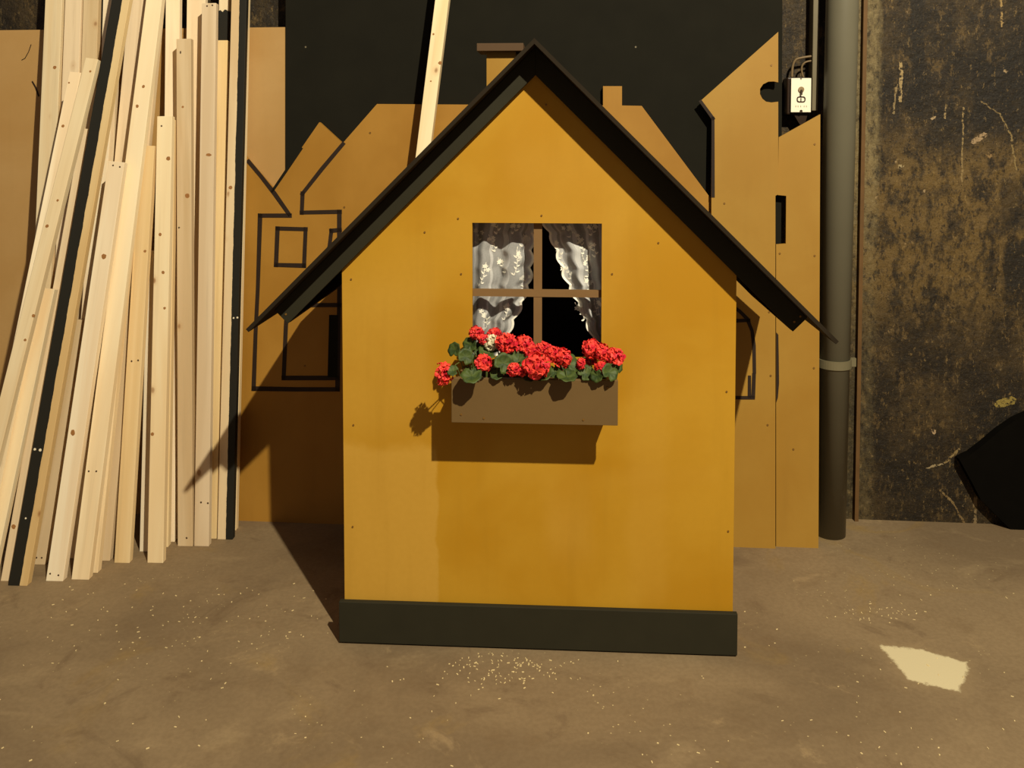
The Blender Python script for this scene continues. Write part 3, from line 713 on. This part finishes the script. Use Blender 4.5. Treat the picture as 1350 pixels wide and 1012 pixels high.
bm = bmesh.new(); a = SP(1058, 150, SO+.02); add_prism(bm, [SP(1046, 151, SO+.02), SP(1064, 151, SO+.02), SP(1060, 166, SO+.02), SP(1055, 166, SO+.02)], SO+.015, -.01)
obj('gland', bm, M['dark_box'], sb)
def cable(pts, r, label):
    bm = bmesh.new(); P = [Vector((wallF.px(x, y, o)[0], o, wallF.px(x, y, o)[1])) for x, y, o in pts]
    # smooth the run
    out = []
    for i in range(len(P)-1):
        p0_, p1_, p2_, p3_ = P[max(0, i-1)], P[i], P[i+1], P[min(len(P)-1, i+2)]
        for k in range(6):
            t_ = k/6; out.append(.5*((2*p1_)+(p2_-p0_)*t_+(2*p0_-5*p1_+4*p2_-p3_)*t_*t_+(3*p1_-p0_-3*p2_+p3_)*t_**3))
    out.append(P[-1]); o0 = out[0].copy(); add_tube(bm, [q-o0 for q in out], r, 8)
    o = obj('cable', bm, M['cable'], M=wallF.M @ Matrix.Translation(o0), smooth=True); tag(o, label, 'cable')
cable([(1071, 74, -.040), (1058, 76, -.040), (1049, 79, -.038), (1045, 88, -.036), (1044, 102, -.035)], .0038, 'outer grey cable looping from the conduit into the left top of the switch box')
cable([(1071, 80, -.040), (1062, 82, -.040), (1057.5, 87, -.038), (1057, 94, -.036), (1059, 102, -.035)], .0030, 'inner thin cable bending from the conduit into the middle of the switch box')

bs = obj('black_wall_shape', prism([wallF.px(x, y, -.03) for x, y in [(1264, 603), (1279, 596), (1296, 583), (1316, 566), (1338, 551), (1362, 540), (1420, 532), (1420, 722), (1352, 716), (1331, 697), (1312, 676), (1292, 656), (1283, 638)]], -.036, -.004), M['near_black'], M=wallF.M)  # near-black irregular polygon, a thin slab set against the wall
for v in bs.data.vertices: v.co.z = max(0, v.co.z-.004)
tag(bs, 'black irregular shape against the dark wall at the right edge of the photo', 'cloth')
# ------------------------------------------------------------------ battens leaning on the wall
# name, (base centre px, floor y px), (top centre px, y), width px at base, layer at the top, material, top is a free end?, label
TOPY = -40
def batten(bx, by, tx, ty, wpx, layer, mat, label, knots=(), holes=(), white=(), thick=.021, dY=0., cat='batten', free=True, yt=None, group='pine battens leaning on the wall', zt=2.25, paint=None):
    if ty == TOPY:
        k = (250+by)/(40+by); tx, ty = bx+(tx-bx)*k, -250
    b = floor_pt(bx, by); b.y += dY
    b = at_depth(bx, by, b.y) if dY == 0 else Vector((at_depth(bx, by, b.y).x, b.y, 0.0))
    b.z = 0
    wtop = WY + SL*b.x - .072 - .026*layer if yt is None else yt   # depth reached at height zt
    sl = (wtop-b.y)/zt
    # point on the ray of the top pixel lying on the leaning plane Y = b.y + sl*z
    d = ray(tx, ty); t_ = (b.y + sl*H)/(d.y - sl*d.z); tp = CAMP + d*t_
    ax = (tp-b).normalized(); L = (tp-b).length
    w = wpx/F*b.y
    xd = Vector((1, SL*.5, 0)); xd = (xd - ax*xd.dot(ax)).normalized(); yd = ax.cross(xd)
    Mx = Matrix.Translation(b) @ Matrix((xd, yd, ax)).transposed().to_4x4()
    bm = bmesh.new(); add_box(bm, -w/2, w/2, 0, thick, 0, L)
    # the sawn foot stands flat on the floor
    for v in bm.verts:
        wz = (Mx @ v.co).z
        if v.co.z < .01: v.co.z += -wz/ax.z
    inv = Mx.inverted()
    def onface(x, y):
        d_ = inv.to_3x3() @ ray(x, y); p_ = inv @ CAMP; q_ = p_ - d_*(p_.y/d_.y); return q_.x, q_.z
    if paint: 
        zz = onface(296, paint)[1]; mkend('black_end', zz); mat = 'black_end'
    o = obj('batten', bm, M[mat], M=Mx, bevel=.0012)
    for lst, nm, mt, yy in ((knots, 'knot', 'knot', -.0003), (holes, 'nail_hole', 'hole', -.0003), (white, 'chipped_spot', 'chip', -.0004)):
        for k_ in lst:
            a_, c_ = onface(k_[0], k_[1]); r_ = (k_[2] if len(k_) > 2 else 1.3)/F*b.y
            bm = bmesh.new(); n_ = 14; wob_ = [rnd.uniform(.85, 1.12) for _ in range(n_)]
            sx = k_[3] if len(k_) > 3 else 1.0
            add_prism(bm, [(a_+sx*r_*wob_[i]*math.cos(2*math.pi*i/n_), c_+r_*wob_[i]*math.sin(2*math.pi*i/n_)) for i in range(n_)], yy, .0004)
            obj(nm, bm, M[mt], o)
    tag(o, label, cat, group)
    return o
def mkpaint(name, edge, side): M[name] = pine(name, (232, 204, 152), (216, 182, 126), (edge, side)); return name
EW = 26.5/F*2.39
def mkend(name, z):
    m = M['pine'].copy(); m.name = 'pine_with_black_end'; t = m.node_tree; bs = [n for n in t.nodes if n.type == 'BSDF_PRINCIPLED'][0]
    src = bs.inputs['Base Color'].links[0].from_socket
    tc = t.nodes.new('ShaderNodeTexCoord'); sp = t.nodes.new('ShaderNodeSeparateXYZ'); t.links.new(tc.outputs['Object'], sp.inputs[0])
    nz = t.nodes.new('ShaderNodeTexNoise'); nz.inputs['Scale'].default_value = 90; t.links.new(tc.outputs['Object'], nz.inputs['Vector'])
    a = t.nodes.new('ShaderNodeMath'); a.operation = 'MULTIPLY_ADD'; t.links.new(nz.outputs['Fac'], a.inputs[0]); a.inputs[1].default_value = .03; t.links.new(sp.outputs[2], a.inputs[2])
    l = t.nodes.new('ShaderNodeMath'); l.operation = 'LESS_THAN'; t.links.new(a.outputs[0], l.inputs[0]); l.inputs[1].default_value = z+.015
    mx = t.nodes.new('ShaderNodeMix'); mx.data_type = 'RGBA'; t.links.new(l.outputs[0], mx.inputs[0]); t.links.new(src, mx.inputs[6]); mx.inputs[7].default_value = lin((30, 28, 20))
    t.links.new(mx.outputs[2], bs.inputs['Base Color']); M[name] = m
M['knot'] = plain('pine_knot', (156, 108, 58), .6, .35, 120); M['hole'] = plain('nail_hole', (70, 48, 26), .8, .2, 40); M['chip'] = plain('bare_chip', (226, 214, 184), .6, .1, 40)
mkpaint('half_black_left', -EW/2+EW*.60, -1)
mkpaint('half_black_right', .002, 1)
B_ = batten
# rear row, tops above the frame
B_(40, 728, 72.5, TOPY, 25, 0, 'pine', 'leftmost tall batten in the back row, its top out of the photo', dY=.0, knots=[(72, 89, 2.6)])
B_(70, 726, 98, TOPY, 24, 0, 'pine_grey', 'tall back-row batten, second from the left at the top of the photo')
B_(97, 724, 121, TOPY, 22, 0, 'pine_grey', 'tall back-row batten, third from the left at the top of the photo')
B_(124, 722, 147, TOPY, 22, 0, 'pine', 'back-row batten mostly hidden behind the slanting black-painted one')
B_(116, 731, 186, TOPY, 27, 1, 'pine_grey', 'tall greyish batten just right of the slanting black-painted one, top out of the photo')
B_(134, 739, 208, TOPY, 22, 1.3, 'pine_grey', 'tall slanting batten peeking out behind the right edge of the brightest one')
B_(122.5, 755, 166.5, 330, 13, 1.6, 'pine_yellow', 'shaded slanting batten directly behind the right edge of the brightest one')
B_(220.5, 714, 228, TOPY, 20, -.5, 'pine', 'tall upright batten behind the short one with three small knots')
B_(250, 706, 259, TOPY, 26, 0, 'pine', 'tall batten at the back, seen above the short upright with one nail hole')
B_(282, 703, 296, TOPY, 14, 0, 'pine', 'back-row batten with black paint starting at a ragged line near the top', paint=14)
B_(303, 699, 320, TOPY, 17, .8, 'pine', 'narrow pale batten furthest right in the pile')
# middle rows
B_(-22, 774, 62, 380, 22, 2.6, 'pine', 'bright batten at the far left edge, lower half leaving the photo')
B_(12.5, 766, 118, 170, 25, 2, 'pine', 'batten along the left edge of the slanting black-painted one', knots=[(18, 694, 3)])
B_(47, 744, 98, 421, 25, 2.4, 'pine_grey', 'short batten ending halfway up, just right of the slanting black-painted one', knots=[(78, 506, 2.6, .8)], holes=[(48, 735), (55, 735)])
B_(93, 736, 140, 110, 22, 2.0, 'pine', 'batten showing as a sliver right of the slanting black-painted one')
B_(192, 727, 202, 330, 17, 1, 'pine', 'batten seen as a thin bright sliver left of the three-knot upright')
B_(214, 721, 223.5, 158, 15.5, 2, 'pine_yellow', 'batten seen as a narrow strip right of the three-knot upright')
B_(160.5, 742, 194, 192, 21, 3.4, 'pine_yellow', 'short yellowish batten with two dark nail holes halfway down', holes=[(173.5, 476), (182, 475)], knots=[(191, 331, 2)])
B_(277, 710, 292, 53, 17, .6, 'pine_yellow', 'short batten with a rounded top in front of the ragged black paint')
# front row
B_(204.5, 742, 217, 153, 21.5, 3, 'pine', 'short upright batten with three small knots, foot nearest the middle of the pile', knots=[(211, 309, 2.2), (215, 359, 2.2), (217, 406, 1.8), (222, 209, 3.0), (201, 572, 2.4)], holes=[(213, 166)])
B_(244, 720, 242, 51, 20.5, 2, 'pine_grey', 'vertical batten with a single nail hole at its top, left of the tallest short one', knots=[(247, 258, 3.2), (241, 141, 1.6)], holes=[(238, 69, 2, .5), (236, 300, 1.3), (246, 709)])
B_(265.5, 720, 275.5, 4, 20, 2, 'pine_grey', 'pale batten with two nail holes at its top edge, near the right of the pile', holes=[(273, 8), (280, 7), (265, 662), (274, 663)], knots=[(275, 204, 2, 2)])
B_(296.5, 711, 316, TOPY, 21, 2, 'half_black_right', 'right-hand batten with a ragged black-painted right half', knots=[(304, 247, 2.6)], white=[(308, 419), (313, 418.5)])
B_(-42, 782, 99, 95, 18, 3, 'pine', 'bright slanting batten at far left, its sawn top the lower of two', knots=[(83, 166, 2.2), (91, 109, 1.4)])
B_(-58, 790, 121, 77, 19.5, 4, 'pine', 'bright slanting batten at far left, its sawn top the higher of two', knots=[(119, 94, 1.8), (62, 298, 2.6), (76, 264, 1.8), (44, 416, 2.4), (33, 448, 2)])
B_(71.5, 766, 153.5, 213, 23.5, 5, 'pine', 'batten with nail holes in its top and foot, right of the black-painted one', knots=[(137, 338, 3.6), (96, 570, 4, .8)], holes=[(149, 218), (158, 220), (66, 756), (77, 758)])
B_(105.5, 764, 208, TOPY, 24, 2.6, 'pine', 'brightest tall slanting batten crossing the middle of the pile', knots=[(181, 140, 2.4), (189, 114, 2.2)], holes=[(117, 621), (127, 621)])
B_(23, 772, 166, TOPY, 26.5, 5, 'half_black_left', 'long slanting batten with a broad black-painted left half', white=[(46, 592, 1.8), (53, 593, 2), (34, 683)])
# lone batten behind the playhouse
lone = B_(492.5, 722, 630, -380, 18.5, 0, 'pine', 'single batten leaning behind the left roof slope of the playhouse', yt=FB.o.y-.03, zt=2.6, thick=.040, group=None, knots=[(580, 83, 2.4), (571.5, 45, 1.5), (568, 107, 1.2)])

# ------------------------------------------------------------------ sawdust and chips
bm = bmesh.new()
R2 = random.Random(3)
for k in range(420):
    c_ = R2.random()
    if c_ < .35: px, py = R2.gauss(660, 45), R2.gauss(880, 14)
    elif c_ < .6: px, py = R2.uniform(60, 440), R2.uniform(740, 860)
    elif c_ < .7: px, py = R2.gauss(1150, 30), R2.gauss(808, 6)
    else: px, py = R2.uniform(0, 1350), R2.uniform(760, 1010)
    p = floor_pt(px, py)
    if -.5 < (p-HF.o).dot(HF.u) < .5 and -.01 < (p-HF.o).dot(HF.v): continue
    if p.y > 2.35: continue
    a = R2.uniform(0, 3.14); l = R2.uniform(.0008, .0032); w = R2.uniform(.0005, .0013); h = R2.uniform(.0006, .0016)
    v = add_box(bm, -l, l, -w, w, 0, h)
    bmesh.ops.rotate(bm, verts=v, cent=(0, 0, 0), matrix=Matrix.Rotation(a, 3, 'Z')); bmesh.ops.translate(bm, verts=v, vec=(p.x, p.y, 0.0))
tag(obj('sawdust', bm, plain('pale_wood_dust', (222, 200, 146), .8, .2, 60)), 'pale sawdust and wood chips scattered on the concrete floor', 'sawdust', kind='stuff')

# ------------------------------------------------------------------ light
def lamp(name, loc, power, col, r, target):
    l = bpy.data.lights.new(name, 'SPOT'); l.energy = power; l.color = col; l.shadow_soft_size = r; l.spot_size = math.radians(95); l.spot_blend = .5
    o = bpy.data.objects.new(name, l); COL.objects.link(o); o.location = loc
    o.rotation_euler = (Vector(target)-Vector(loc)).to_track_quat('-Z', 'Y').to_euler(); return o
lamp('work_light', (1.32, -1.0, 4.02), 1250, (1.0, .905, .70), .035, (-.1, 2.4, .7))
w = bpy.data.worlds.new('world'); SC.world = w; w.use_nodes = True
w.node_tree.nodes['Background'].inputs[0].default_value = (1.0, .83, .78, 1); w.node_tree.nodes['Background'].inputs[1].default_value = .14
SC.view_settings.view_transform = 'Standard'; SC.view_settings.look = 'None'; SC.view_settings.exposure = 0; SC.view_settings.gamma = 1
